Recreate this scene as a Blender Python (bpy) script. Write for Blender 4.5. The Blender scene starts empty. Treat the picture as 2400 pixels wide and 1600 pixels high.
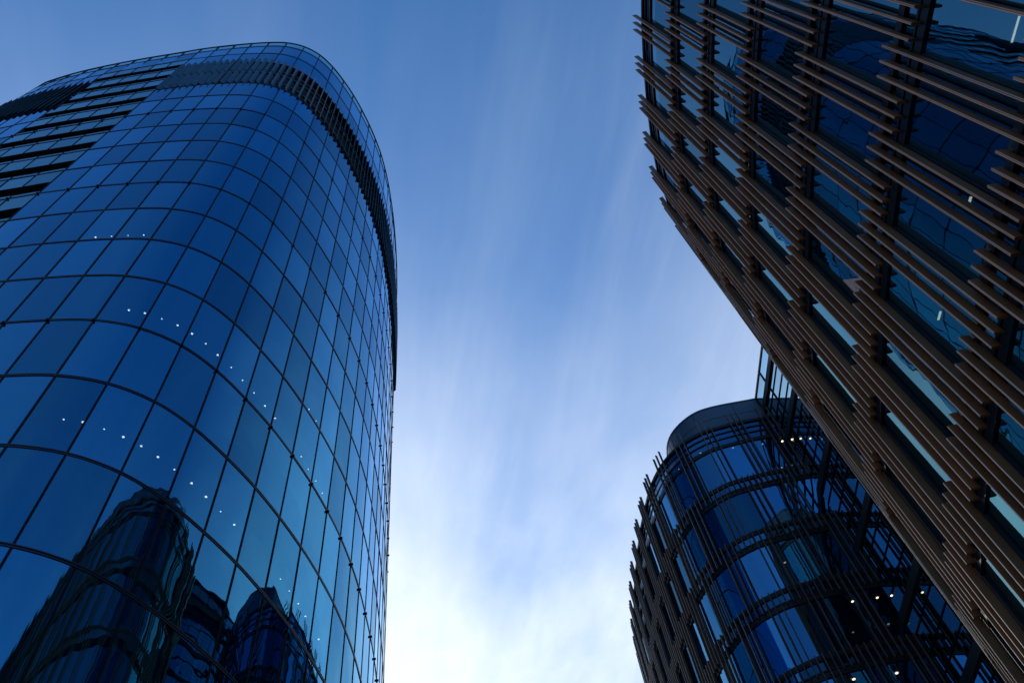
import bpy, math, random
from mathutils import Vector, Matrix

random.seed(11)
S = bpy.context.scene
EYE = 1.6                                     # eye height above the pavement
W, H = 2400.0, 1600.0

# ------------------------------------------------------------------ camera
FPX, ZEN = 1954.4, (964.7, -318.8)            # focal length in photo pixels, vanishing point of the verticals
up_c = Vector((ZEN[0] - W / 2, ZEN[1] - H / 2, FPX)).normalized()      # camera x right, y down, z forward
fw_c = (Vector((0, 0, 1)) - up_c * up_c.z).normalized()
rt_c = fw_c.cross(up_c)
if rt_c.x < 0: rt_c = -rt_c
def w_of(c): c = Vector(c); return Vector((rt_c.dot(c), fw_c.dot(c), up_c.dot(c)))
CR, CU, CB = w_of((1, 0, 0)), w_of((0, -1, 0)), w_of((0, 0, -1))
cam_d = bpy.data.cameras.new('camera'); cam = bpy.data.objects.new('camera', cam_d)
S.collection.objects.link(cam)
cam.matrix_world = Matrix(((CR.x, CU.x, CB.x, 0), (CR.y, CU.y, CB.y, 0), (CR.z, CU.z, CB.z, EYE), (0, 0, 0, 1)))
cam_d.sensor_width = 36; cam_d.lens = FPX / W * 36; cam_d.clip_end = 5000; cam_d.clip_start = 0.05
S.camera = cam
def project(p):                               # world point -> photo pixel and depth
    d = Vector(p) - Vector((0, 0, EYE)); z = -d.dot(CB)
    if z < 0.1: return None
    return W / 2 + FPX * d.dot(CR) / z, H / 2 - FPX * d.dot(CU) / z, z
def seen_area(pts):                           # how large a quad shows in the picture
    q = [project(p) for p in pts]
    if any(a is None for a in q): return 0.0
    cx = sum(a[0] for a in q) / len(q); cy = sum(a[1] for a in q) / len(q)
    if not (-60 < cx < W + 60 and -60 < cy < H + 60): return 0.0
    a = 0.0
    for i in range(len(q)):
        a += q[i][0] * q[(i + 1) % len(q)][1] - q[(i + 1) % len(q)][0] * q[i][1]
    return abs(a) / 2

# ------------------------------------------------------------------ sky, sun, exposure
SUN_EL, SUN_AZ = math.radians(22), math.radians(-24)          # azimuth from +Y towards +X
world = bpy.data.worlds.new('World'); S.world = world; world.use_nodes = True
nt = world.node_tree; N = nt.nodes; L = nt.links
for n in list(N): N.remove(n)
def nd(t, **k):
    n = N.new(t)
    for a, b in k.items(): setattr(n, a, b)
    return n
out = nd('ShaderNodeOutputWorld'); bg = nd('ShaderNodeBackground'); L.new(bg.outputs[0], out.inputs[0])
sky = nd('ShaderNodeTexSky', sky_type='NISHITA', sun_disc=False, sun_elevation=SUN_EL, sun_rotation=SUN_AZ)
sky.air_density = 1.0; sky.dust_density = 0.1; sky.ozone_density = 4.0
bg.inputs['Strength'].default_value = 0.15
tc = nd('ShaderNodeTexCoord'); sep = nd('ShaderNodeSeparateXYZ'); L.new(tc.outputs['Generated'], sep.inputs[0])
def math_n(op, a, b=None, clamp=False):
    m = nd('ShaderNodeMath', operation=op, use_clamp=clamp)
    for i, v in enumerate((a, b)):
        if v is None: continue
        if isinstance(v, (int, float)): m.inputs[i].default_value = v
        else: L.new(v, m.inputs[i])
    return m.outputs[0]
zc = math_n('MAXIMUM', sep.outputs[2], 0.06)
px = math_n('DIVIDE', sep.outputs[0], zc); py = math_n('DIVIDE', sep.outputs[1], zc)
pl = nd('ShaderNodeCombineXYZ'); L.new(px, pl.inputs[0]); L.new(py, pl.inputs[1])
def cloud(rot, scl, det, lo, hi, rough=0.55, seed=0.0):
    ro = nd('ShaderNodeMapping'); ro.inputs['Rotation'].default_value = (0, 0, rot); L.new(pl.outputs[0], ro.inputs[0])
    mp = nd('ShaderNodeMapping'); mp.inputs['Scale'].default_value = scl
    mp.inputs['Location'].default_value = (seed, seed * 0.7, seed * 0.3)
    L.new(ro.outputs[0], mp.inputs[0])
    no = nd('ShaderNodeTexNoise'); no.inputs['Scale'].default_value = 1.0; no.inputs['Detail'].default_value = det
    no.inputs['Roughness'].default_value = rough; no.inputs['Distortion'].default_value = 0.15
    L.new(mp.outputs[0], no.inputs[0])
    mr = nd('ShaderNodeMapRange'); mr.inputs[1].default_value = lo; mr.inputs[2].default_value = hi; mr.interpolation_type = 'SMOOTHSTEP'
    L.new(no.outputs[0], mr.inputs[0]); return mr.outputs[0]
c1 = cloud(math.radians(-19), (5.5, 1.1, 1), 5, 0.36, 0.74, 0.5, 3.1)      # long cirrus streaks
c2 = cloud(math.radians(-19), (1.3, 1.1, 1), 3, 0.32, 0.75, 0.5, 8.4)       # soft veil
c3 = cloud(math.radians(-19), (4.5, 3.8, 1), 6, 0.40, 0.80, 0.6, 1.7)        # small puffs low down
c4 = cloud(math.radians(-19), (13.0, 1.5, 1), 6, 0.42, 0.78, 0.6, 5.2)      # fine fibres
c5 = cloud(math.radians(-19), (5.5, 3.0, 1), 5, 0.36, 0.70, 0.55, 9.3)      # broken edge of the low veil
low = math_n('POWER', math_n('SUBTRACT', 1.0, sep.outputs[2], True), 1.0)   # veil thickens towards the horizon
az_n = nd('ShaderNodeMapRange'); L.new(sep.outputs[1], az_n.inputs[0])
az_n.inputs[1].default_value = 0.0; az_n.inputs[2].default_value = 0.75; az_n.inputs[3].default_value = 0.12; az_n.inputs[4].default_value = 1.0
s1 = math_n('MULTIPLY', c1, 0.16); s2 = math_n('MULTIPLY', c2, 0.16)
s3 = math_n('MULTIPLY', math_n('MULTIPLY', c3, low), 0.30)
lo2 = nd('ShaderNodeMapRange'); L.new(sep.outputs[2], lo2.inputs[0]); lo2.interpolation_type = 'SMOOTHSTEP'
lo2.inputs[1].default_value = 0.96; lo2.inputs[2].default_value = 0.56; lo2.inputs[3].default_value = 0.0; lo2.inputs[4].default_value = 0.60
s4 = math_n('MULTIPLY', math_n('MULTIPLY', c4, math_n('ADD', c2, 0.25)), 0.10)
tot = math_n('ADD', math_n('ADD', math_n('ADD', math_n('ADD', s1, s2), s3), s4), math_n('MULTIPLY', lo2.outputs[0], math_n('ADD', 0.62, math_n('MULTIPLY', math_n('ADD', c2, c5), 0.42))))
zt_n = nd('ShaderNodeMapRange'); L.new(sep.outputs[2], zt_n.inputs[0]); zt_n.inputs[1].default_value = 0.99; zt_n.inputs[2].default_value = 0.84
zt_n.inputs[3].default_value = 0.70; zt_n.inputs[4].default_value = 1.0                   # thinner veil overhead
def side(a, b, amt):
    r = nd('ShaderNodeMapRange', interpolation_type='SMOOTHSTEP'); L.new(math_n('ADD', px, math_n('MULTIPLY', py, 0.12)), r.inputs[0])
    for i, v in enumerate((a, b, 0.0, amt)): r.inputs[i + 1].default_value = v
    return r.outputs[0]
tot = math_n('ADD', tot, math_n('ADD', side(0.07, -0.22, 0.30), side(0.16, 0.42, 0.12)))   # banks of haze either side of a clear lane
tot = math_n('MULTIPLY', math_n('MULTIPLY', tot, zt_n.outputs[0]), az_n.outputs[0], True)
tint = nd('ShaderNodeMix', data_type='RGBA', blend_type='MULTIPLY'); tint.inputs[0].default_value = 1.0; L.new(sky.outputs[0], tint.inputs[6]); tint.inputs[7].default_value = (0.44, 1.12, 1.52, 1)
mx = nd('ShaderNodeMix', data_type='RGBA'); L.new(tot, mx.inputs[0]); L.new(tint.outputs[2], mx.inputs[6])
mx.inputs[7].default_value = (6.6, 7.3, 8.2, 1)
L.new(mx.outputs[2], bg.inputs[0])

sun_d = bpy.data.lights.new('sun', 'SUN'); sun_d.energy = 2.0; sun_d.angle = math.radians(0.6); sun_d.color = (1, 0.93, 0.84)
sun = bpy.data.objects.new('sun', sun_d); S.collection.objects.link(sun)
sd = Vector((math.sin(SUN_AZ) * math.cos(SUN_EL), math.cos(SUN_AZ) * math.cos(SUN_EL), math.sin(SUN_EL)))
sun.rotation_euler = sd.to_track_quat('Z', 'Y').to_euler(); sun.location = sd * 300

S.view_settings.view_transform = 'Standard'; S.view_settings.look = 'None'
S.view_settings.exposure = 0.0; S.view_settings.gamma = 1.0; S.view_settings.use_curve_mapping = False
S.render.engine = 'CYCLES'
S.cycles.max_bounces = 10; S.cycles.glossy_bounces = 5; S.cycles.transparent_max_bounces = 12; S.cycles.transmission_bounces = 4
S.cycles.use_denoising = True; S.cycles.sample_clamp_indirect = 6.0

# ------------------------------------------------------------------ helpers
class MB:
    def __init__(s): s.v = []; s.f = []; s.mi = []; s.nrm = []; s.r = []
    def face(s, pts, mi=0, nrm=None, rnd=0.5):
        b = len(s.v); s.v += [tuple(p) for p in pts]; s.f.append(tuple(range(b, b + len(pts)))); s.mi.append(mi)
        s.nrm += [tuple(n) for n in (nrm or [(0, 0, 0)] * len(pts))]; s.r.append(rnd)
    def strip(s, bot, top, nrms, mi=0, rnd=0.5):                # connected quads between two polylines
        b = len(s.v); n = len(bot)
        for i in range(n): s.v.append(tuple(bot[i])); s.v.append(tuple(top[i])); s.nrm += [tuple(nrms[i])] * 2
        for i in range(n - 1):
            s.f.append((b + 2 * i, b + 2 * i + 2, b + 2 * i + 3, b + 2 * i + 1)); s.mi.append(mi); s.r.append(rnd)
    def box8(s, p, mi=0):                                        # eight corners: bottom ring, top ring
        b = len(s.v); s.v += [tuple(q) for q in p]; s.nrm += [(0, 0, 0)] * 8
        for f in ((3, 2, 1, 0), (4, 5, 6, 7), (0, 1, 5, 4), (1, 2, 6, 5), (2, 3, 7, 6), (3, 0, 4, 7)):
            s.f.append(tuple(b + i for i in f)); s.mi.append(mi); s.r.append(0.5)
    def obox(s, o, t, n, t0, t1, n0, n1, z0, z1, mi=0):          # box at o, along t and n (horizontal), between heights
        c = [(t0, n0), (t1, n0), (t1, n1), (t0, n1)]
        ring = [Vector((o[0], o[1])) + t * a + n * b for a, b in c]
        s.box8([(r.x, r.y, z0) for r in ring] + [(r.x, r.y, z1) for r in ring], mi)
    def prism(s, ring, z0, z1, mi=0, caps=True, mis=None):       # vertical prism from a plan outline
        b = len(s.v); n = len(ring)
        s.v += [(p[0], p[1], z0) for p in ring] + [(p[0], p[1], z1) for p in ring]; s.nrm += [(0, 0, 0)] * (2 * n)
        for i in range(n):
            j = (i + 1) % n; s.f.append((b + i, b + j, b + n + j, b + n + i)); s.mi.append(mis[i] if mis else mi); s.r.append(0.5)
        if caps:
            s.f.append(tuple(b + n - 1 - i for i in range(n))); s.mi.append(mi); s.r.append(0.5)
            s.f.append(tuple(b + n + i for i in range(n))); s.mi.append(mi); s.r.append(0.5)
    def rail(s, pts, nrms, o0, o1, z0, z1, mi=0):                # continuous bar following a plan line
        b = len(s.v); n = len(pts)
        for p, q in zip(pts, nrms):
            a = p + q * o0; c = p + q * o1
            s.v += [(a.x, a.y, z0), (c.x, c.y, z0), (c.x, c.y, z1), (a.x, a.y, z1)]; s.nrm += [(0, 0, 0)] * 4
        for i in range(n - 1):
            u, w = b + 4 * i, b + 4 * i + 4
            for k in range(4):
                k2 = (k + 1) % 4; s.f.append((u + k, u + k2, w + k2, w + k)); s.mi.append(mi); s.r.append(0.5)
        for u in (b, b + 4 * (n - 1)): s.f.append((u, u + 1, u + 2, u + 3)); s.mi.append(mi); s.r.append(0.5)
    def build(s, name, mats, parent=None, smooth=False, kind=None, label=None, local=False):
        me = bpy.data.meshes.new(name); me.from_pydata(s.v, [], s.f)
        mats = mats if isinstance(mats, (list, tuple)) else [mats]
        for m in mats: me.materials.append(m)
        me.polygons.foreach_set('material_index', s.mi)
        at = me.attributes.new('pane_tone', 'FLOAT', 'FACE'); at.data.foreach_set('value', s.r)
        if smooth:
            me.polygons.foreach_set('use_smooth', [True] * len(s.f))
            me.normals_split_custom_set_from_vertices(s.nrm)
        me.update()
        o = bpy.data.objects.new(name, me); S.collection.objects.link(o)
        if parent:
            o.parent = parent
            if not local: o.location = -parent.location   # drawn in world coordinates
        if kind: o['kind'] = kind
        if label: o['label'] = label
        return o
def empty(name, loc, label, cat, group=None):
    o = bpy.data.objects.new(name, None); S.collection.objects.link(o); o.empty_display_size = 1
    o.location = loc; o['label'] = label; o['category'] = cat
    if group: o['group'] = group
    return o
class Plan:                                   # smooth plan curve measured by arc length
    def __init__(s, pts, ext=8):
        P = [Vector(p) for p in pts]; P = [P[0] * 2 - P[1]] + P + [P[-1] * 2 - P[-2]]
        s.p = []
        for i in range(1, len(P) - 2):
            for k in range(ext):
                t = k / ext; a, b, c, d = P[i - 1:i + 3]
                s.p.append(0.5 * ((2 * b) + (c - a) * t + (2 * a - 5 * b + 4 * c - d) * t * t + (3 * b - a - 3 * c + d) * t ** 3))
        s.p.append(P[-2]); s.s = [0.0]
        for a, b in zip(s.p, s.p[1:]): s.s.append(s.s[-1] + (b - a).length)
        s.len = s.s[-1]
    def at(s, u):
        import bisect
        u = min(max(u, 0), s.len); i = min(max(bisect.bisect_right(s.s, u) - 1, 0), len(s.p) - 2)
        f = (u - s.s[i]) / max(1e-9, s.s[i + 1] - s.s[i]); return s.p[i].lerp(s.p[i + 1], f)
    def tan(s, u): return (s.at(u + 0.25) - s.at(u - 0.25)).normalized()
    def near(s, q):
        q = Vector(q); i = min(range(len(s.p)), key=lambda i: (s.p[i] - q).length); return s.s[i]

# ------------------------------------------------------------------ materials
def mat(name): m = bpy.data.materials.new(name); m.use_nodes = True; return m, m.node_tree.nodes, m.node_tree.links
def simple(name, col, rough=0.5, metal=0.0, noise=0.0, scale=3.0, spec=0.5, bump=0.0, vary=0.0):
    m, n, l = mat(name); b = n['Principled BSDF']
    b.inputs['Base Color'].default_value = (*col, 1); b.inputs['Roughness'].default_value = rough; b.inputs['Metallic'].default_value = metal
    b.inputs['Specular IOR Level'].default_value = spec
    if noise or bump:
        t = n.new('ShaderNodeTexCoord'); x = n.new('ShaderNodeTexNoise'); x.inputs['Scale'].default_value = scale; x.inputs['Detail'].default_value = 5
        l.new(t.outputs['Object'], x.inputs[0])
        r = n.new('ShaderNodeMapRange'); r.inputs[1].default_value = 0.3; r.inputs[2].default_value = 0.7; r.inputs[3].default_value = 1 - noise; r.inputs[4].default_value = 1 + noise
        l.new(x.outputs[0], r.inputs[0]); v = n.new('ShaderNodeVectorMath'); v.operation = 'SCALE'; v.inputs[0].default_value = col
        oi = n.new('ShaderNodeObjectInfo'); rv = n.new('ShaderNodeMapRange'); l.new(oi.outputs['Random'], rv.inputs[0])
        rv.inputs[3].default_value = 1 - vary; rv.inputs[4].default_value = 1 + vary
        mm = n.new('ShaderNodeMath'); mm.operation = 'MULTIPLY'; l.new(r.outputs[0], mm.inputs[0]); l.new(rv.outputs[0], mm.inputs[1])
        l.new(mm.outputs[0], v.inputs['Scale']); l.new(v.outputs[0], b.inputs['Base Color'])
        if bump:
            bp = n.new('ShaderNodeBump'); bp.inputs['Strength'].default_value = bump; l.new(x.outputs[0], bp.inputs['Height']); l.new(bp.outputs[0], b.inputs['Normal'])
    return m
def glass(name, tint, refl, ior=1.75, thru=(0.30, 0.45, 0.60), body=(0.002, 0.008, 0.02), wave=0.35, wscale=0.5, thick=0.5, distance=0.01, var=0.3):
    """coated facade glass: fresnel mirror over a tinted, partly see-through pane"""
    m, n, l = mat(name); n.remove(n['Principled BSDF']); o = n['Material Output']
    t = n.new('ShaderNodeTexCoord')
    x = n.new('ShaderNodeTexNoise'); x.inputs['Scale'].default_value = wscale; x.inputs['Detail'].default_value = 1.5; l.new(t.outputs['Object'], x.inputs[0])
    at = n.new('ShaderNodeAttribute'); at.attribute_name = 'pane_tone'
    bp = n.new('ShaderNodeBump'); bp.inputs['Strength'].default_value = wave; bp.inputs['Distance'].default_value = distance; l.new(x.outputs[0], bp.inputs['Height'])
    fr = n.new('ShaderNodeFresnel'); fr.inputs['IOR'].default_value = ior; l.new(bp.outputs[0], fr.inputs['Normal'])
    rp = n.new('ShaderNodeMapRange'); l.new(fr.outputs[0], rp.inputs[0]); rp.inputs[3].default_value = 0.0; rp.inputs[4].default_value = 1.0
    # tone of the coating drifts from pane to pane
    vr = n.new('ShaderNodeMapRange'); l.new(at.outputs['Fac'], vr.inputs[0]); vr.inputs[3].default_value = 1 - var; vr.inputs[4].default_value = 1 + var
    tn = n.new('ShaderNodeMix'); tn.data_type = 'RGBA'; tn.inputs[6].default_value = (*refl, 1); tn.inputs[7].default_value = (0.93, 0.97, 1, 1)
    pw = n.new('ShaderNodeMath'); pw.operation = 'POWER'; l.new(fr.outputs[0], pw.inputs[0]); pw.inputs[1].default_value = 1.6; l.new(pw.outputs[0], tn.inputs[0])
    sc = n.new('ShaderNodeVectorMath'); sc.operation = 'SCALE'; l.new(tn.outputs[2], sc.inputs[0]); l.new(vr.outputs[0], sc.inputs['Scale'])
    g = n.new('ShaderNodeBsdfGlossy'); g.inputs['Roughness'].default_value = 0.0; l.new(sc.outputs[0], g.inputs['Color']); l.new(bp.outputs[0], g.inputs['Normal'])
    tr = n.new('ShaderNodeBsdfTransparent'); tr.inputs['Color'].default_value = (*thru, 1)
    df = n.new('ShaderNodeBsdfDiffuse'); df.inputs['Color'].default_value = (*body, 1)
    m1 = n.new('ShaderNodeMixShader'); m1.inputs[0].default_value = thick; l.new(tr.outputs[0], m1.inputs[1]); l.new(df.outputs[0], m1.inputs[2])
    ad = n.new('ShaderNodeMath'); ad.operation = 'ADD'; ad.use_clamp = True; l.new(rp.outputs[0], ad.inputs[0]); ad.inputs[1].default_value = tint
    m2 = n.new('ShaderNodeMixShader'); l.new(ad.outputs[0], m2.inputs[0]); l.new(m1.outputs[0], m2.inputs[1]); l.new(g.outputs[0], m2.inputs[2])
    l.new(m2.outputs[0], o.inputs[0]); return m
def emit(name, col, e):
    m, n, l = mat(name); n.remove(n['Principled BSDF']); x = n.new('ShaderNodeEmission'); x.inputs[0].default_value = (*col, 1); x.inputs[1].default_value = e
    l.new(x.outputs[0], n['Material Output'].inputs[0]); return m
M_TGLASS = glass('blue_tower_glass', 0.31, (0.09, 0.52, 0.90), ior=1.52, var=0.2, wave=0.7, wscale=0.8, distance=0.012)
M_TPALE = glass('pale_tower_glass', 0.30, (0.26, 0.62, 0.74), ior=1.6, thick=0.7, var=0.12)
M_TRIM = simple('black_gasket', (0.005, 0.005, 0.008), 0.7, spec=0.12)
M_TRANS = simple('dark_anodised_transom', (0.035, 0.04, 0.06), 0.35, 0.6)
M_LOUV = simple('slate_blue_louvre', (0.020, 0.050, 0.085), 0.4, 0.4, 0.12, vary=0.25)
M_VOID = simple('black_recess', (0.006, 0.006, 0.008), 0.8)
M_SLAB = simple('grey_soffit', (0.16, 0.17, 0.18), 0.8, 0, 0.1)
M_CORE = simple('dark_core', (0.05, 0.055, 0.06), 0.8, 0, 0.2, 0.4)
M_ROOFM = simple('grey_roofing', (0.12, 0.12, 0.13), 0.85, 0, 0.15)
M_BAL = glass('clear_balustrade_glass', 0.22, (0.5, 0.85, 0.95), ior=1.5, thru=(0.50, 0.80, 0.86), body=(0.05, 0.12, 0.14), thick=0.3)
M_BGLASS = glass('dark_blue_window_glass', 0.20, (0.12, 0.42, 0.52), ior=2.3, wave=0.6, var=0.2, wscale=0.9, distance=0.012)
M_CGLASS = glass('deep_blue_window_glass', 0.26, (0.07, 0.37, 0.70), ior=1.9, var=0.6, wave=0.5, wscale=0.9)
M_WGLASS = glass('pale_mirror_glass', 0.50, (0.60, 0.86, 0.94), ior=1.75, thick=0.6)
M_FIN = simple('bronze_fin', (0.165, 0.064, 0.024), 0.5, 0.0, 0.16, 1.5, spec=0.25, vary=0.16)
M_FINC = simple('dark_bronze_fin', (0.105, 0.056, 0.038), 0.5, 0.0, 0.16, 1.5, spec=0.25, vary=0.16)
M_EDGE = simple('polished_fin_edge', (0.36, 0.30, 0.25), 0.3, 0.7)
M_FRAME = simple('black_window_frame', (0.008, 0.008, 0.011), 0.5, 0.0, spec=0.25)
M_FASCIA = simple('slate_roof_cladding', (0.034, 0.048, 0.080), 0.45, 0.0, 0.08, 0.6)
M_LIGHT = emit('warm_lamp', (1.0, 0.74, 0.45), 2.2)
M_TLIGHT = emit('tower_lamp', (1.0, 0.86, 0.68), 7.0)
M_STRIP = emit('warm_tube_lamp', (1.0, 0.88, 0.55), 3.0)

# ------------------------------------------------------------------ ground
def plane(name, x0, x1, y0, y1, z, m):
    b = MB(); b.face([(x0, y0, z), (x1, y0, z), (x1, y1, z), (x0, y1, z)]); o = b.build(name, m); o['kind'] = 'structure'; return o
M_PAVE = simple('grey_stone_paving', (0.22, 0.21, 0.20), 0.75, 0, 0.2, 0.5)
plane('ground', -900, 900, -900, 900, -0.02, simple('city_ground', (0.12, 0.12, 0.12), 0.85, 0, 0.25, 0.02))
plane('pavement', -9.0, 7.6, -60, 70, -0.01, M_PAVE)

# ================================================================== GLASS TOWER (left)
TP = [(-42.6, 15.6), (-41.9, 13.6), (-40.6, 12.25), (-39.4, 11.65), (-38.0, 11.45), (-36.4, 11.32), (-34.8, 11.26), (-33.2, 11.24), (-31.6, 11.25), (-30.0, 11.28),
      (-28.4, 11.33), (-26.8, 11.40), (-25.2, 11.47), (-23.55, 11.53),
      (-21.92, 11.65), (-20.34, 11.80), (-18.78, 12.01), (-17.19, 12.27), (-15.57, 12.66), (-14.07, 13.38), (-12.84, 14.48), (-11.94, 15.90), (-11.28, 17.47), (-10.75, 19.07),
      (-10.34, 20.74), (-10.02, 22.43), (-9.80, 24.12), (-9.67, 25.82), (-9.65, 27.53), (-9.72, 29.22), (-9.88, 30.89), (-10.07, 32.55), (-10.31, 34.19), (-10.60, 35.82),
      (-10.92, 37.46), (-11.26, 39.07), (-11.64, 40.66), (-12.04, 42.24), (-12.52, 43.8), (-13.2, 45.3), (-14.2, 46.6), (-15.5, 47.6), (-17.0, 48.2), (-18.7, 48.5), (-21, 48.7), (-24, 48.8), (-28, 48.8), (-32, 48.8), (-36, 48.7), (-39, 48.4), (-41.5, 47.6), (-43.2, 46.2), (-44, 44),
      (-44.4, 38), (-44.4, 32), (-44.2, 26), (-43.8, 21), (-43.3, 18)]
M0 = -19                                       # number of the first mullion
NMUL = len(TP)
tp = Plan(TP, 8)
TU = [tp.s[8 * i] for i in range(NMUL)]
def tu(m): return TU[m - M0]
def tn(u): t = tp.tan(u); return Vector((t.y, -t.x))
Z0, DZ = 17.79 + EYE, 4.0
def tz(k): return Z0 + DZ * k
def roof_z(m): return EYE + 86.9 + 0.2 * min(max(m + 4, 0), 12)
KLO = -4
tower = empty('glass_office_tower', (-27, 35, 0), 'tall curved blue glass tower with a dark louvre belt below its roof', 'building')
M_LAST = M0 + NMUL - 1
SLOT_K = range(0, 17); SL0, SL1 = 0.12, 0.48
panes = []                                     # (area, builder)
def pane_mb(m, z0, z1, tone, z1b=None, inset=0.0, mb=None):
    b = mb or MB(); u0, u1 = tu(m), tu(m + 1); n = 5; bot = []; top = []; nr = []
    z1b = z1 if z1b is None else z1b
    j = [random.uniform(-0.009, 0.009), random.uniform(-0.009, 0.009), random.uniform(-0.022, 0.022)]; w_ = u1 - u0
    for i in range(n):
        f = i / (n - 1); u = u0 + (u1 - u0) * f; p = tp.at(u); q = tn(u); p = p - q * inset
        d = (j[1] * f + j[0] * (1 - f)) * 0.2 - 0.004
        bot.append((p.x + q.x * d, p.y + q.y * d, z0)); top.append((p.x + q.x * (d + j[2] * 0.2), p.y + q.y * (d + j[2] * 0.2), z1 + (z1b - z1) * f))
        tt = tp.tan(u) * ((j[0] - j[1]) / w_); nr.append(Vector((q.x + tt.x, q.y + tt.y, -j[2] / (z1 - z0))).normalized())
    b.strip(bot, top, nr, 0, tone); return b
pane_list = []
for m in range(M0, M_LAST):
    slot = -11 <= m < -6
    for k in range(KLO, 16):
        tone = random.random()
        belt = k in (13, 14) and (m < -11 or -6 <= m <= 18)
        if belt: continue
        if slot and k + 1 in SLOT_K:
            pane_list.append((m, tz(k) + (SL1 * DZ if k in SLOT_K else 0), tz(k + 1), tone, 1))
        elif slot and k in SLOT_K: pane_list.append((m, tz(k) + SL1 * DZ, tz(k + 1), tone, 1))
        else: pane_list.append((m, tz(k), tz(k + 1), tone, 0))
    for k in SLOT_K:
        if slot: pane_list.append((m, tz(k), tz(k) + SL0 * DZ, random.random(), 1))
ranked = []
for a in pane_list:
    m, z0, z1, tone, s = a; p, q = tp.at(tu(m)), tp.at(tu(m + 1)); nn = tn((tu(m) + tu(m + 1)) / 2)
    facing = nn.dot(-(p + q) / 2) > 0
    ranked.append((seen_area([(p.x, p.y, z0), (q.x, q.y, z0), (q.x, q.y, z1), (p.x, p.y, z1)]) if facing else 0, a))
ranked.sort(key=lambda r: -r[0])
rest = MB(); restp = MB()
for i, (ar, (m, z0, z1, tone, s)) in enumerate(ranked):
    if i < 100: pane_mb(m, z0, z1, tone).build('window_pane', M_TPALE if s else M_TGLASS, tower, True)
    else: pane_mb(m, z0, z1, tone, mb=restp if s else rest)
rest.build('window_pane', M_TGLASS, tower, True, 'stuff'); restp.build('window_pane', M_TPALE, tower, True, 'stuff', 'paler window panes between the dark slots')
# top storey of glass up to the parapet, then the clear balustrade
tops = MB()
for m in range(M0, M_LAST): pane_mb(m, tz(16), roof_z(m) - 2.0, random.random(), roof_z(m + 1) - 2.0, mb=tops)
tops.build('parapet_glazing', M_TGLASS, tower, True)
bal = MB()
for m in range(M0, M_LAST): pane_mb(m, roof_z(m) - 1.95, roof_z(m) - 0.1, 0.5, roof_z(m + 1) - 0.1, inset=0.03, mb=bal)
bal.build('balustrade', M_BAL, tower, True)
def ring_pts(inset, step=2):
    r = []
    for i in range(0, len(tp.p) - 1, step):
        u = tp.s[i]; p = tp.at(u) - tn(u) * inset; r.append(p)
    return r
def closed(pts): return pts + [pts[0]]
fine = [tp.p[i] for i in range(0, len(tp.p), 2)]; finen = [tn(tp.s[i]) for i in range(0, len(tp.p), 2)]
# mullions
for m in range(M0, M_LAST + 1):
    u = tu(m); p = tp.at(u); t = tp.tan(u); q = tn(u); b = MB()
    if -10 <= m <= -7:                                           # cut where the dark slots cross
        zz = 0.0
        for k in list(SLOT_K) + [99]:
            z1 = tz(k) + SL0 * DZ - 0.06 if k < 99 else roof_z(m) - 0.05
            b = MB(); b.obox(p, t, q, -0.036, 0.036, -0.15, 0.017, zz, z1); b.build('mullion', M_TRIM, tower)
            zz = tz(k) + SL1 * DZ + 0.06
        continue
    b.obox(p, t, q, -0.036, 0.036, -0.15, 0.017, 0, roof_z(m) - 0.05)
    b.build('mullion', M_TRIM, tower)
# transoms, the doubled dark lines
for k in range(KLO, 17):
    b = MB(); z = tz(k)
    b.rail(fine, finen, -0.12, 0.022, z - 0.062, z - 0.03); b.rail(fine, finen, -0.12, 0.022, z + 0.03, z + 0.062); b.rail(fine, finen, -0.12, 0.012, z - 0.03, z + 0.03, 1)
    if k in (13, 15):
        pass
    b.build('transom', [M_TRANS, M_TRIM], tower)
b = MB()
for (o0, o1, dz0, dz1) in ((-0.10, 0.03, -2.06, -1.96), (-0.08, 0.03, -0.09, 0.0)):
    n = len(fine); base = len(b.v)
    for i, (p, q) in enumerate(zip(fine, finen)):
        mm = M0 + i * 2 / 8; z = EYE + 86.9 + 0.2 * min(max(mm + 4, 0), 12); a = p + q * o0; c = p + q * o1
        b.v += [(a.x, a.y, z + dz0), (c.x, c.y, z + dz0), (c.x, c.y, z + dz1), (a.x, a.y, z + dz1)]; b.nrm += [(0, 0, 0)] * 4
    for i in range(n - 1):
        for kk in range(4):
            k2 = (kk + 1) % 4; b.f.append((base + 4 * i + kk, base + 4 * i + k2, base + 4 * i + 4 + k2, base + 4 * i + 4 + kk)); b.mi.append(0); b.r.append(0.5)
b.build('parapet_rail', M_TRANS, tower)
# cleats on every fourth line
cl = []
for k in (3, 7, 11):
    for m in range(M0 + 8, 24):
        p = tp.at(tu(m)); q = project((p.x, p.y, tz(k)))
        if q and -20 < q[0] < W + 20 and -20 < q[1] < H + 20: cl.append((q[2], m, k))
for _, m, k in sorted(cl)[:95]:
    b = MB(); u = tu(m); b.obox(tp.at(u), tp.tan(u), tn(u), -0.035, 0.035, 0.018, 0.10, tz(k) - 0.13, tz(k) - 0.02)
    b.build('cleat', M_TRIM, tower)
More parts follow.
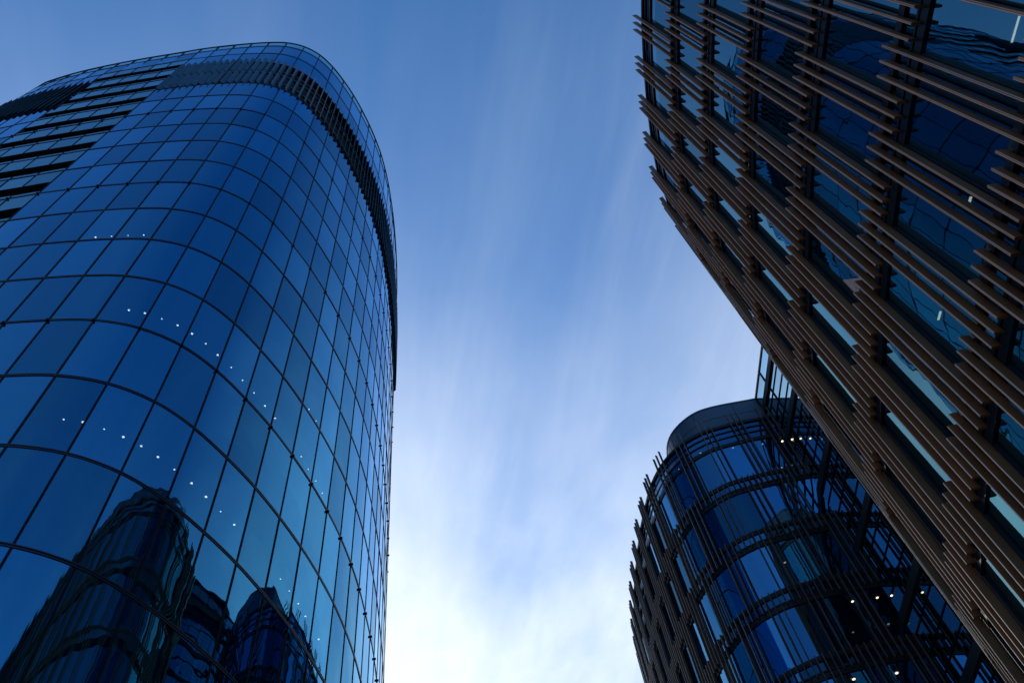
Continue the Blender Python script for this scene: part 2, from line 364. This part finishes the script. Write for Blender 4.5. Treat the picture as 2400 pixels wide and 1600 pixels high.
# dark ventilation slots
for k in SLOT_K:
    b = MB(); u0, u1 = tu(-11) + 0.05, tu(-6) - 0.05; z0, z1 = tz(k) + SL0 * DZ, tz(k) + SL1 * DZ
    us = [u0 + (u1 - u0) * i / 20 for i in range(21)]; pp = [tp.at(u) for u in us]; nn = [tn(u) for u in us]
    b.rail(pp, nn, -0.75, -0.70, z0, z1); b.rail(pp, nn, -0.75, 0.0, z0 - 0.06, z0); b.rail(pp, nn, -0.75, 0.0, z1, z1 + 0.06)
    for u in (u0, u1): b.obox(tp.at(u), tp.tan(u), tn(u), -0.03, 0.03, -0.75, -0.01, z0, z1)
    b.build('ventilation_slot', M_VOID, tower)
# louvre belts: two tiers of angled plates in front of a black recess
lv = []
for (ma, mb_) in ((M0, -11), (-6, 19)):
    b = MB(); us = [tu(ma) + (tu(mb_) - tu(ma)) * i / 120 for i in range(121)]; pp = [tp.at(u) for u in us]; nn = [tn(u) for u in us]
    b.rail(pp, nn, -0.75, -0.70, tz(13), tz(15)); b.rail(pp, nn, -0.70, 0.02, tz(13) - 0.09, tz(13) - 0.03); b.rail(pp, nn, -0.70, 0.0, tz(15), tz(15) + 0.06)
    b.build('louvre_recess', M_VOID, tower)
    b = MB()
    for z in (14.05,): b.rail(pp, nn, -0.10, 0.02, tz(z) - 0.05, tz(z) + 0.05)
    b.build('louvre_rail', M_TRANS, tower)
    u = tu(ma) + 0.3; i = 0
    while u < tu(mb_) - 0.05:
        for tier, (za, zb) in enumerate(((13.0, 14.02), (14.10, 15.22))): lv.append((u, za, zb))
        u += (tu(mb_) - tu(ma)) / (mb_ - ma) / 3.0
LV_SPLIT = tu(-8)                              # the far-left belt is angled the other way
def louvre(b, u, za, zb):
    p, t, q = tp.at(u), tp.tan(u), tn(u)
    d = (t * (0.72 if u < LV_SPLIT else -0.66) + q * 0.72).normalized(); e = Vector((-d.y, d.x))
    b.obox(p, d, e, -0.16, 0.28, -0.018, 0.018, tz(za) - 0.12, tz(zb))
lv.sort(key=lambda a: -seen_area([(lambda P: (P.x, P.y, tz(a[1])))(tp.at(a[0])), (lambda P: (P.x, P.y, tz(a[1])))(tp.at(a[0] + .4)), (lambda P: (P.x, P.y, tz(a[2])))(tp.at(a[0] + .4)), (lambda P: (P.x, P.y, tz(a[2])))(tp.at(a[0]))]))
rest = MB()
for i, a in enumerate(lv):
    if i < 100: b = MB(); louvre(b, *a); b.build('louvre_blade', M_LOUV, tower)
    else: louvre(rest, *a)
rest.build('louvre_blade', M_LOUV, tower, kind='stuff')
# floors, core, roof
inner = [(p.x, p.y) for p in ring_pts(0.55, 4)]
for k in range(KLO, 16):
    b = MB(); b.prism(inner, tz(k) - 0.34, tz(k) - 0.02); b.build('floor_slab', M_SLAB, tower)
b = MB(); b.prism([(p.x, p.y) for p in ring_pts(6.5, 8)], 0, tz(16)); b.build('core_wall', M_CORE, tower)
b = MB(); b.prism([(p.x, p.y) for p in ring_pts(0.4, 4)], tz(16) + 1.9, tz(16) + 2.3); b.build('roof', M_ROOFM, tower)

# ================================================================== FIN BUILDINGS
def make_fin(b, p, t, n, z0, z1, depth, thick, c=0.055):
    """p on the outer tip line; n outward; blade runs inwards with a rounded nose and a slim polished lip"""
    prof = [(0.0, 0.10), (0.05, 0.32), (0.25, 0.5), (0.7, 0.5), (1.0, 0.36), (1.0, -0.36), (0.7, -0.5), (0.25, -0.5), (0.035, -0.44), (0.0, -0.28)]
    ring = [p - n * (a * depth) + t * (w * thick) for a, w in prof]
    mis = [0, 0, 0, 0, 0, 0, 0, 0, 1, 0]
    b.prism([(r.x, r.y) for r in ring], z0, z1, 0, True, mis)

def fin_building(root, plan, s_ref, s_lo, s_hi, rows, glassm, finm, framem, pitch_g=1.715, pitch=0.287, depth=0.17, thick=0.055, nfin=100, npane=100, gap=0.29, sgn=1, flip=False):
    """rows: (z bottom of fins, z top of fins, offset of the first group, storey height)"""
    def nrm(u): t = plan.tan(u); return Vector((-t.y, t.x)) * sgn
    fins = []; panes = []; brk = []
    for (zb, zt, off, fh, last) in rows:
        gs = []; u = s_ref + off
        while u > s_lo: u -= pitch_g
        u += pitch_g
        while u < s_hi: gs.append(u); u += pitch_g
        for g in gs:
            for j in range(3): fins.append((g + j * pitch * (-1 if flip else 1), zb, zt))
            panes.append((g, g + pitch_g, zb + 0.9, zb + fh - 0.12, 0)); panes.append((g, g + pitch_g, zb + 0.12, zb + 0.75, 1))
            if last: panes.append((g, g + pitch_g, zb + fh + 0.12, zt - 1.0, 1))
        # rails, transoms and brackets of this storey line
        n = int((s_hi - s_lo) / 0.6); us = [s_lo + (s_hi - s_lo) * i / n for i in range(n + 1)]
        pp = [plan.at(u) for u in us]; nn = [nrm(u) for u in us]
        b = MB(); g_ = -gap
        for z0, z1 in ((zb - 0.12, zb + 0.12), (zb + 0.75, zb + 0.90)): b.rail(pp, nn, g_ - 0.06, g_ + 0.05, z0, z1)
        if last: b.rail(pp, nn, g_ - 0.06, g_ + 0.05, zb + fh - 0.12, zb + fh + 0.12); b.rail(pp, nn, g_ - 0.25, g_ + 0.08, zt - 1.0, zt - 0.8)
        b.build('transom', framem, root)
        b = MB()
        zs = [(zb + 0.16, zb + 0.23), (zb + 0.66, zb + 0.73)]
        if last: zs += [(zt - 1.45, zt - 1.38), (zt - 1.9, zt - 1.83)]
        for z0, z1 in zs: b.rail(pp, nn, -depth - 0.07, -depth - 0.01, z0, z1)
        b.build('fin_rail', framem, root)
        for g in gs:
            for j in range(3):
                for z in ((zb + 0.16,) if not last else (zb + 0.16, zt - 1.45)): brk.append((g + j * pitch * (-1 if flip else 1), z - 0.02, z + 0.10))
                u = g + pitch_g / 2 + j * pitch * (-1 if flip else 1)
                if u < s_hi: brk.append((u, zb + 0.64, zb + 0.76))
        mb = MB()
        for g in gs: mb.obox(plan.at(g), plan.tan(g), nrm(g), -0.04, 0.04, g_ - 0.08, g_ + 0.035, zb + 0.1, zb + fh - 0.1)
        for g in gs: mb.obox(plan.at(g + pitch_g / 2), plan.tan(g), nrm(g), -0.03, 0.03, g_ - 0.08, g_ + 0.03, zb + 0.1, zb + 0.8)
        mb.build('mullion', framem, root)
    def farea(u, u2, z0, z1):
        p = plan.at(u); q = plan.at(u2) if u2 - u > 0.5 else p - nrm(u) * 0.2 + plan.tan(u) * 0.1
        if nrm((u + u2) / 2).dot(-p) < -0.5: return 0
        # clip to what lies in the frame
        best = 0
        for f in (0, 0.25, 0.5, 0.75):
            a0 = z0 + (z1 - z0) * f; a1 = a0 + (z1 - z0) * 0.25
            best += seen_area([(p.x, p.y, a0), (q.x, q.y, a0), (q.x, q.y, a1), (p.x, p.y, a1)])
        return best
    fins.sort(key=lambda a: -farea(a[0], a[0], a[1], a[2])); rest = MB()
    for i, (u, z0, z1) in enumerate(fins):
        b = MB() if i < nfin else rest; make_fin(b, plan.at(u), plan.tan(u), nrm(u), z0, z1, depth, thick)
        if i < nfin: b.build('fin', [finm, M_EDGE], root)
    rest.build('fin', [finm, M_EDGE], root, kind='stuff')
    brk.sort(key=lambda a: (lambda q: q[2] if q and 0 < q[0] < W and 0 < q[1] < H else 1e6)(project((*plan.at(a[0]), a[1])))); rest = MB()
    for i, (u, z0, z1) in enumerate(brk):
        b = MB() if i < 100 else rest; b.obox(plan.at(u), plan.tan(u), nrm(u), -0.012, 0.012, -gap - 0.02, -depth + 0.01, z0, z1)
        if i < 100: b.build('fin_bracket', framem, root)
    rest.build('fin_bracket', framem, root, kind='stuff')
    panes.sort(key=lambda a: -farea(a[0], a[1], a[2], a[3])); rest = MB()
    for i, (u0, u1, z0, z1, sp) in enumerate(panes):
        b = MB() if i < npane else rest; bot = []; top = []; nr = []; j = [random.uniform(-0.006, 0.006) for _ in range(3)]
        for q in range(4):
            f = q / 3; u = min(u0 + (u1 - u0) * f, plan.len); n_ = nrm(u); d = -gap + j[0] * f + j[1] * (1 - f); p = plan.at(u) + n_ * d; p2 = p + n_ * j[2]; tt = plan.tan(u) * ((j[1] - j[0]) / (u1 - u0))
            bot.append((p.x, p.y, z0)); top.append((p2.x, p2.y, z1)); nr.append(Vector((n_.x + tt.x, n_.y + tt.y, -j[2] / (z1 - z0))).normalized())
        b.strip(bot[::-1], top[::-1], nr[::-1], 0, random.random())
        if i < npane: b.build('window_pane', glassm, root, True)
    rest.build('window_pane', glassm, root, True, 'stuff')

# ---- B: the near building on the right
BP = []
def bx(y): return 7.81 + 44 - math.sqrt(max(0, 44 ** 2 - (y - 10.6) ** 2))
for y in [-30, -26, -22, -18, -14, -10, -7, -4, -1, 2, 4.5, 7, 9, 11]: BP.append((bx(y), y))
BP += [(7.87, 12.8), (7.98, 14.0), (8.22, 15.25), (8.53, 16.3), (9.0, 17.35), (9.7, 18.5), (10.6, 19.55), (11.7, 20.4), (13.0, 21.05), (14.5, 21.4), (17, 21.5), (20, 21.5), (24, 21.5), (30, 21.5)]
bp = Plan(BP, 8)
near = empty('bronze_fin_office_block', (20, 5, 0), 'dark glass office block screened by long bronze fins, nearest on the right', 'building')
rowsB = []
s0 = bp.near((7.89, 8.02))
for i in range(9):
    zb = 31.2 - 4 * i + EYE; zt = (37.3 if i == 0 else 31.2 - 4 * i + 4.9) + EYE
    rowsB.append((zb, zt, -0.83 if i % 2 == 0 else 0.0, 4.0, i == 0))
fin_building(near, bp, s0, 0.2, bp.len - 4, rowsB, M_BGLASS, M_FIN, M_FRAME, depth=0.19, thick=0.058, gap=0.265)
def inner_poly(plan, s_lo, s_hi, d, sgn, extra):
    r = []; u = s_lo
    while u < s_hi: t = plan.tan(u); r.append(tuple(plan.at(u) - Vector((-t.y, t.x)) * sgn * d)); u += 1.0
    return r + extra
polyB = inner_poly(bp, 0.3, bp.len - 4, 0.75, 1, [(40, 20.5), (40, -28)])
for i in range(9):
    z = 31.2 - 4 * i + EYE; b = MB(); b.prism(polyB, z - 0.15, z + 0.55); b.build('floor_slab', M_SLAB, near)
b = MB(); b.prism(polyB, 36.0 + EYE, 36.4 + EYE); b.build('roof', M_ROOFM, near)
b = MB(); b.prism(inner_poly(bp, 0.3, bp.len - 6, 5.5, 1, [(38, 15), (38, -22)]), 0, 36 + EYE); b.build('core_wall', M_CORE, near)
b = MB(); b.prism(inner_poly(bp, 0.3, bp.len - 4, 0.5, 1, [(40, 20.5), (40, -28)]), 0, 0.6); b.build('plinth', M_ROOFM, near)

# ---- C: the rounded block behind
CP = [(16.2, 29.26), (14.6, 29.26), (12.9, 29.26), (11.48, 29.22), (10.0, 29.30), (9.19, 29.42), (8.11, 29.86), (7.28, 30.5), (6.55, 31.4), (5.93, 32.6), (5.52, 33.9), (5.10, 35.4), (4.77, 36.9), (4.48, 38.46), (4.22, 39.95),
      (4.02, 41.4), (3.88, 42.9), (3.80, 44.4), (3.79, 46.0), (3.85, 47.6), (3.98, 49.2), (4.3, 51.4), (4.9, 53.5), (5.9, 55.4), (7.5, 57), (10, 58), (14, 58.2), (20, 58.2)]
cp = Plan(CP, 8)
far = empty('rounded_fin_office_block', (14, 44, 0), 'rounded dark office block with thin fins and a slate roof band, lower right', 'building')
rowsC = []; sc0 = cp.near((9.19, 29.42))
for i in range(9):
    zb = 31.2 - 3.62 * i + EYE; zt = (37.3 if i == 0 else 31.2 - 3.62 * i + 4.5) + EYE
    rowsC.append((zb, zt, 0.0 if i % 2 == 0 else 0.86, 3.62, i == 0))
fin_building(far, cp, sc0, 0.2, cp.len - 1, rowsC, M_CGLASS, M_FINC, M_FRAME, sgn=1, pitch=0.30, depth=0.15, thick=0.05, gap=0.21, flip=True)
polyC = inner_poly(cp, 0.3, cp.len - 1, 0.75, 1, [(26, 57), (26, 30)])
for i in range(9):
    z = 31.2 - 3.62 * i + EYE; b = MB(); b.prism(polyC, z - 0.15, z + 0.5); b.build('floor_slab', M_SLAB, far)
b = MB(); b.prism(polyC, 35.9 + EYE, 36.2 + EYE); b.build('roof', M_ROOFM, far)
b = MB(); b.prism(inner_poly(cp, 4, cp.len - 4, 5.0, 1, [(24, 52), (24, 35)]), 0, 35.5 + EYE); b.build('core_wall', M_CORE, far)
def roof_band(root, fp, closing):
    us = [fp.len * i / 120 for i in range(121)]; pp = [fp.at(u) for u in us]; nn = [Vector((-fp.tan(u).y, fp.tan(u).x)) for u in us]
    b = MB()
    for z0, z1 in ((35.6, 36.6), (36.63, 37.72), (37.75, 38.75)): b.rail(pp, nn, -0.1, 0.0, z0 + EYE, z1 + EYE)
    b.rail(pp, nn, -0.12, -0.05, 35.6 + EYE, 38.7 + EYE, 1); b.rail(pp, nn, -0.5, 0.03, 38.75 + EYE, 38.85 + EYE)
    b.build('roof_band', [M_FASCIA, M_TRIM], root)
    b = MB(); b.prism([tuple(p - n * 0.2) for p, n in zip(pp[::4], nn[::4])] + closing, 38.3 + EYE, 38.6 + EYE); b.build('penthouse_roof', M_ROOFM, root)
    u = 0.9
    while u < fp.len:
        b = MB(); b.obox(fp.at(u), fp.tan(u), Vector((-fp.tan(u).y, fp.tan(u).x)), -0.012, 0.012, -0.05, 0.004, 35.6 + EYE, 38.75 + EYE); b.build('panel_joint', M_TRIM, root); u += 2.35
roof_band(far, Plan([(22, 29.95), (18, 29.9), (13.2, 29.86), (12.1, 29.83), (11.0, 29.8), (10.1, 29.85), (9.5, 30.0), (8.94, 30.3), (8.45, 30.7), (8.08, 31.15), (7.84, 31.65), (7.72, 32.3), (7.66, 34), (7.6, 37), (7.6, 41), (7.6, 46), (8, 52)], 6), [(22, 52)])
roof_band(near, Plan(inner_poly(bp, 3.0, bp.len - 6, 1.5, 1, []), 2), [(36, 19), (36, -20)])

# ---- W: mirror-glass wing between them
wing = empty('mirror_glass_wing', (16, 24, 0), 'pale mirror glass wing with black floor bands linking the two fin blocks', 'building')
wa, wb = Vector((13.2, 29.8)), Vector((15.4, 13.6)); wd = (wb - wa).normalized(); wn = Vector((-wd.y, wd.x))
if wn.x > 0: wn = -wn
wl = (wb - wa).length; wz = [38.6, 37.45, 34.2, 30.1, 26.1, 22.1, 18.1, 14.1, 10.1, 6.1, 2.1]
b = MB()
for z in wz[1:]: b.obox(wa, wd, wn, 0, wl, -0.1, 0.10, z - 0.28 + EYE, z + 0.16 + EYE)
b.obox(wa, wd, wn, 0, wl, -0.3, 0.04, 38.7 + EYE, 38.85 + EYE)
b.build('floor_band', M_VOID, wing)
b = MB(); x = 0.0
while x < wl: b.obox(wa, wd, wn, x - 0.03, x + 0.03, -0.05, 0.05, 0, 38.7 + EYE); x += 1.8
for i in range(1, len(wz)):
    z1 = wz[i - 1]; z0 = wz[i]; nn_ = 1 if i == 1 else 4
    for j in range(1, nn_): zz = z0 + (z1 - z0) * j / nn_; b.obox(wa, wd, wn, 0, wl, -0.05, 0.04, zz - 0.025 + EYE, zz + 0.025 + EYE)
b.build('glazing_bar', M_TRIM, wing)
pl_w = []
x = 0.0
while x < wl - 0.1:
    for i in range(1, len(wz)): pl_w.append((x, min(x + 1.8, wl), wz[i] + EYE, wz[i - 1] + EYE))
    x += 1.8
def wq(x, z, d=0.0): p = wa + wd * x + wn * d; return (p.x, p.y, z)
for (x0, x1, z0, z1) in pl_w:
    b = MB(); d = [random.uniform(-0.004, 0.004) for _ in range(2)]
    b.face([wq(x0, z0, d[0]), wq(x1, z0, d[1]), wq(x1, z1, d[1]), wq(x0, z1, d[0])], 0, None, random.random()); b.build('window_pane', M_WGLASS, wing)
ib = Vector((-wn.x, -wn.y))
b = MB(); b.obox(wa, wd, wn, 0, wl, -8, -0.5, 38.2 + EYE, 38.5 + EYE); b.build('roof', M_ROOFM, wing)
b = MB(); b.obox(wa, wd, wn, 0, wl, -8, -3.5, 0, 38.2 + EYE); b.build('core_wall', M_CORE, wing)

# ================================================================== LAMPS
def pt(px_, py_, z):
    d = Vector((px_ - W / 2, py_ - H / 2, FPX)); w = w_of(d); return Vector((w.x * z / w.z, w.y * z / w.z, z + EYE))
def downlight(p, label, group, r=0.05, m=None):
    o = empty('downlight', p, label, 'ceiling light', group)
    b = MB(); n = 12
    b.prism([(r * math.cos(i * 2 * math.pi / n), r * math.sin(i * 2 * math.pi / n)) for i in range(n)], -0.006, 0.0); b.build('lamp_face', m or M_LIGHT, o, local=True)
    b = MB(); ro = [(r * 1.5 * math.cos(i * 2 * math.pi / n), r * 1.5 * math.sin(i * 2 * math.pi / n)) for i in range(n)]
    b.prism(ro, -0.0, 0.05); b.build('lamp_rim', M_TRANS, o, local=True)
    return o
s_ = 2.45
TL = [([(a / 4.9, 380 + b_ / 4.9) for a, b_ in ((1097, 862), (1280, 850), (1470, 842), (1650, 838))], 6, 'small downlight in the highest lit row of the curved tower', 'highest row of tower downlights'),
      ([(a / s_, 650 + b_ / s_) for a, b_ in ((740, 188), (832, 205), (930, 237), (1020, 275), (1103, 323), (1182, 380), (1250, 445), (1328, 516), (1393, 590), (1459, 662), (1521, 737), (1580, 808))], 4, 'small downlight in the long curving row across the tower corner', 'long row of tower downlights'),
      ([(a / s_, 650 + b_ / s_) for a, b_ in ((366, 815), (477, 830), (598, 870), (708, 915), (811, 967), (907, 1030), (1003, 1102), (1100, 1180), (1183, 1258), (1267, 1342), (1345, 1418))], 2, 'small downlight in the lowest left row behind the tower glass', 'lower row of tower downlights'),
      ([(a / s_, 650 + b_ / s_) for a, b_ in ((1775, 757), (1815, 823))], 5, 'one of two downlights above the others near the tower right edge', 'pair of tower downlights'),
      ([(a / s_, 650 + b_ / s_) for a, b_ in ((1730, 1027), (1770, 1100), (1813, 1167), (1850, 1237))], 4, 'one of four small downlights in the narrow panes of the tower right side', 'four tower downlights'),
      ([(a / s_, 1100 + b_ / s_) for a, b_ in ((1610, 627), (1663, 696), (1713, 768), (1754, 840), (1830, 972))], 2, 'small downlight low on the tower right side beside the dark reflections', 'lowest right tower downlights')]
for pts, k, lab, grp in TL:
    for (a, b_) in pts:
        p = pt(a, b_, tz(k) - EYE - 0.40); downlight(p, lab, grp, random.uniform(0.028, 0.05), M_TLIGHT)

def cluster(px_list, z, nx, ny, label):
    P = [pt(a, b_, z) for a, b_ in px_list]; o = empty('pin_light_panel', P[0], label, 'light panel')
    b = MB(); b.face([p - P[0] for p in P]); b.face([p - P[0] + Vector((0, 0, 0.03)) for p in reversed(P)]); b.build('panel', M_TRIM, o, local=True)
    b = MB(); rr = 0.014
    for i in range(nx):
        for j in range(ny):
            if random.random() < 0.2: continue
            f, g = (i + .5) / nx, (j + .5) / ny; c = P[0].lerp(P[1], f).lerp(P[3].lerp(P[2], f), g) - P[0] - Vector((0, 0, 0.004))
            b.face([c + Vector((x * rr, y * rr, 0)) for x, y in ((-1, -1), (-1, 1), (1, 1), (1, -1))])
    b.build('light_points', M_TLIGHT, o, kind='stuff', local=True)
cluster([(254, 1072), (286, 1068), (292, 1090), (262, 1096)], tz(2) - EYE - 0.4, 7, 6, 'square panel of pin lights low on the left of the tower')
cluster([(366, 1153), (392, 1148), (390, 1160), (372, 1166)], tz(2) - EYE - 0.4, 6, 4, 'smaller panel of pin lights just above the reflected block in the tower')
def row(px_list, z, label, group, r=0.05):
    for (a, b_) in px_list: downlight(pt(a, b_, z), label, group, r)
def r6(L_): return [(1440 + a / 4.9, 900 + b_ / 4.9) for a, b_ in L_]
def r7(L_): return [(1440 + a / 2.24, 900 + b_ / 2.24) for a, b_ in L_]
# behind the rounded block's glass: one ceiling per storey
row(r6([(742, 975), (988, 790), (1362, 730), (1702, 685)]), 35.2, 'round warm downlight under the top ceiling of the rounded block', 'top storey downlights of the rounded block', 0.05)
row(r6([(1757, 1236)]) , 31.4, 'round warm downlight one storey below the top row, beside a black post', None, 0.05)
row(r7([(903, 846)]), 27.9, 'round warm downlight above the pale reflected facade in the rounded block', None, 0.05)
row(r7([(895, 935)]), 27.9 - 1.5, 'smaller downlight just below the bright one in the rounded block', None, 0.055)
row(r7([(1250, 1139), (1380, 1119), (1455, 1108)]), 22.6, 'one of three round downlights in a line near the dark inner corner', 'three downlights by the inner corner', 0.055)
row(r7([(1257, 1546), (1482, 1514)]), 16.8, 'one of two round downlights at the very bottom edge of the picture', 'two lowest downlights', 0.055)
row(r6([(1928, 654), (2042, 633)]), 33.2, 'one of two round downlights high up beside the black post of the link', 'two downlights high in the link', 0.06)
# tube lamps hung inside the near block
def tube(ax, ay, bx_, by, X, label):
    def onx(px_, py_):
        w = w_of((px_ - W / 2, py_ - H / 2, FPX)); k = X / w.x; return Vector((w.x * k, w.y * k, w.z * k + EYE))
    p, q = onx(ax, ay), onx(bx_, by); z = (p.z + q.z) / 2
    k0 = (z - EYE) / (p.z - EYE); k1 = (z - EYE) / (q.z - EYE); p = Vector((p.x * k0, p.y * k0, z)); q = Vector((q.x * k1, q.y * k1, z))
    o = empty('tube_lamp', p, label, 'ceiling lamp'); d = (q - p); l_ = d.length; t = Vector((d.x, d.y)).normalized(); n = Vector((-t.y, t.x))
    b = MB(); b.obox((0, 0), t, n, 0, l_, -0.02, 0.02, -0.02, 0.0); b.build('tube', M_STRIP, o, local=True)
    b = MB(); b.obox((0, 0), t, n, -0.03, l_ + 0.03, -0.035, 0.035, 0.0, 0.04); b.build('lamp_housing', M_FRAME, o, local=True)
tube(2388, 38, 2370, 100, 10.2, 'long warm tube lamp at the top right corner of the near block')
tube(2283.5, 425, 2279.5, 443, 8.55, 'short warm tube lamp behind the fins, upper of the close pair')
tube(2275, 461, 2269.5, 480, 8.55, 'short warm tube lamp behind the fins, lower of the close pair')
tube(2204, 729, 2198.5, 749, 8.55, 'short warm tube lamp in the blue pane below the close pair')
tube(2142, 951, 2138.5, 966, 8.55, 'short warm tube lamp lowest on the near block, above the bright pane')
# amber reflections between the fins, put in as flat glowing pieces
M_AMBER = emit('amber_reflection_glow', (0.95, 0.42, 0.20), 0.75)
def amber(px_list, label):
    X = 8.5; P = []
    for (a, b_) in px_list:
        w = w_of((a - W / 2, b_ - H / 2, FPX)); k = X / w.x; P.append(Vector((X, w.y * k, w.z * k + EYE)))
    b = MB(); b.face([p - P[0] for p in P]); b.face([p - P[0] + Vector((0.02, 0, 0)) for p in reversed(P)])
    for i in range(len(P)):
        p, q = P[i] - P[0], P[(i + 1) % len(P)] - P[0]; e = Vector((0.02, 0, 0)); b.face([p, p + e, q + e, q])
    o = b.build('light_panel', M_AMBER); o.location = P[0]; o['label'] = label; o['category'] = 'lit panel'  # no real panel: a glowing piece standing in for an amber reflection
amber([(1995, 541), (2012, 556), (1995, 560)], 'small painted triangle of amber reflection between two fins of the near block')
amber([(1974, 656), (2018, 651), (2008, 692)], 'larger painted triangle of pale amber reflection below the small one')
amber([(1969, 681), (1983, 695), (1967, 695)], 'tiny painted wedge of amber reflection just under the larger triangle')

# the right-hand blocks were laid out in storey units of 4 m; their true size against the tower
SC = 1.25; E0 = Vector((0, 0, EYE))
for o in S.collection.objects:
    if o.parent is None and (o.type == 'EMPTY' or o.name.startswith('light_panel')) and o is not tower and o.get('group', '').find('tower') < 0:
        o.location = E0 + (o.location - E0) * SC; o.scale = (SC, SC, SC)
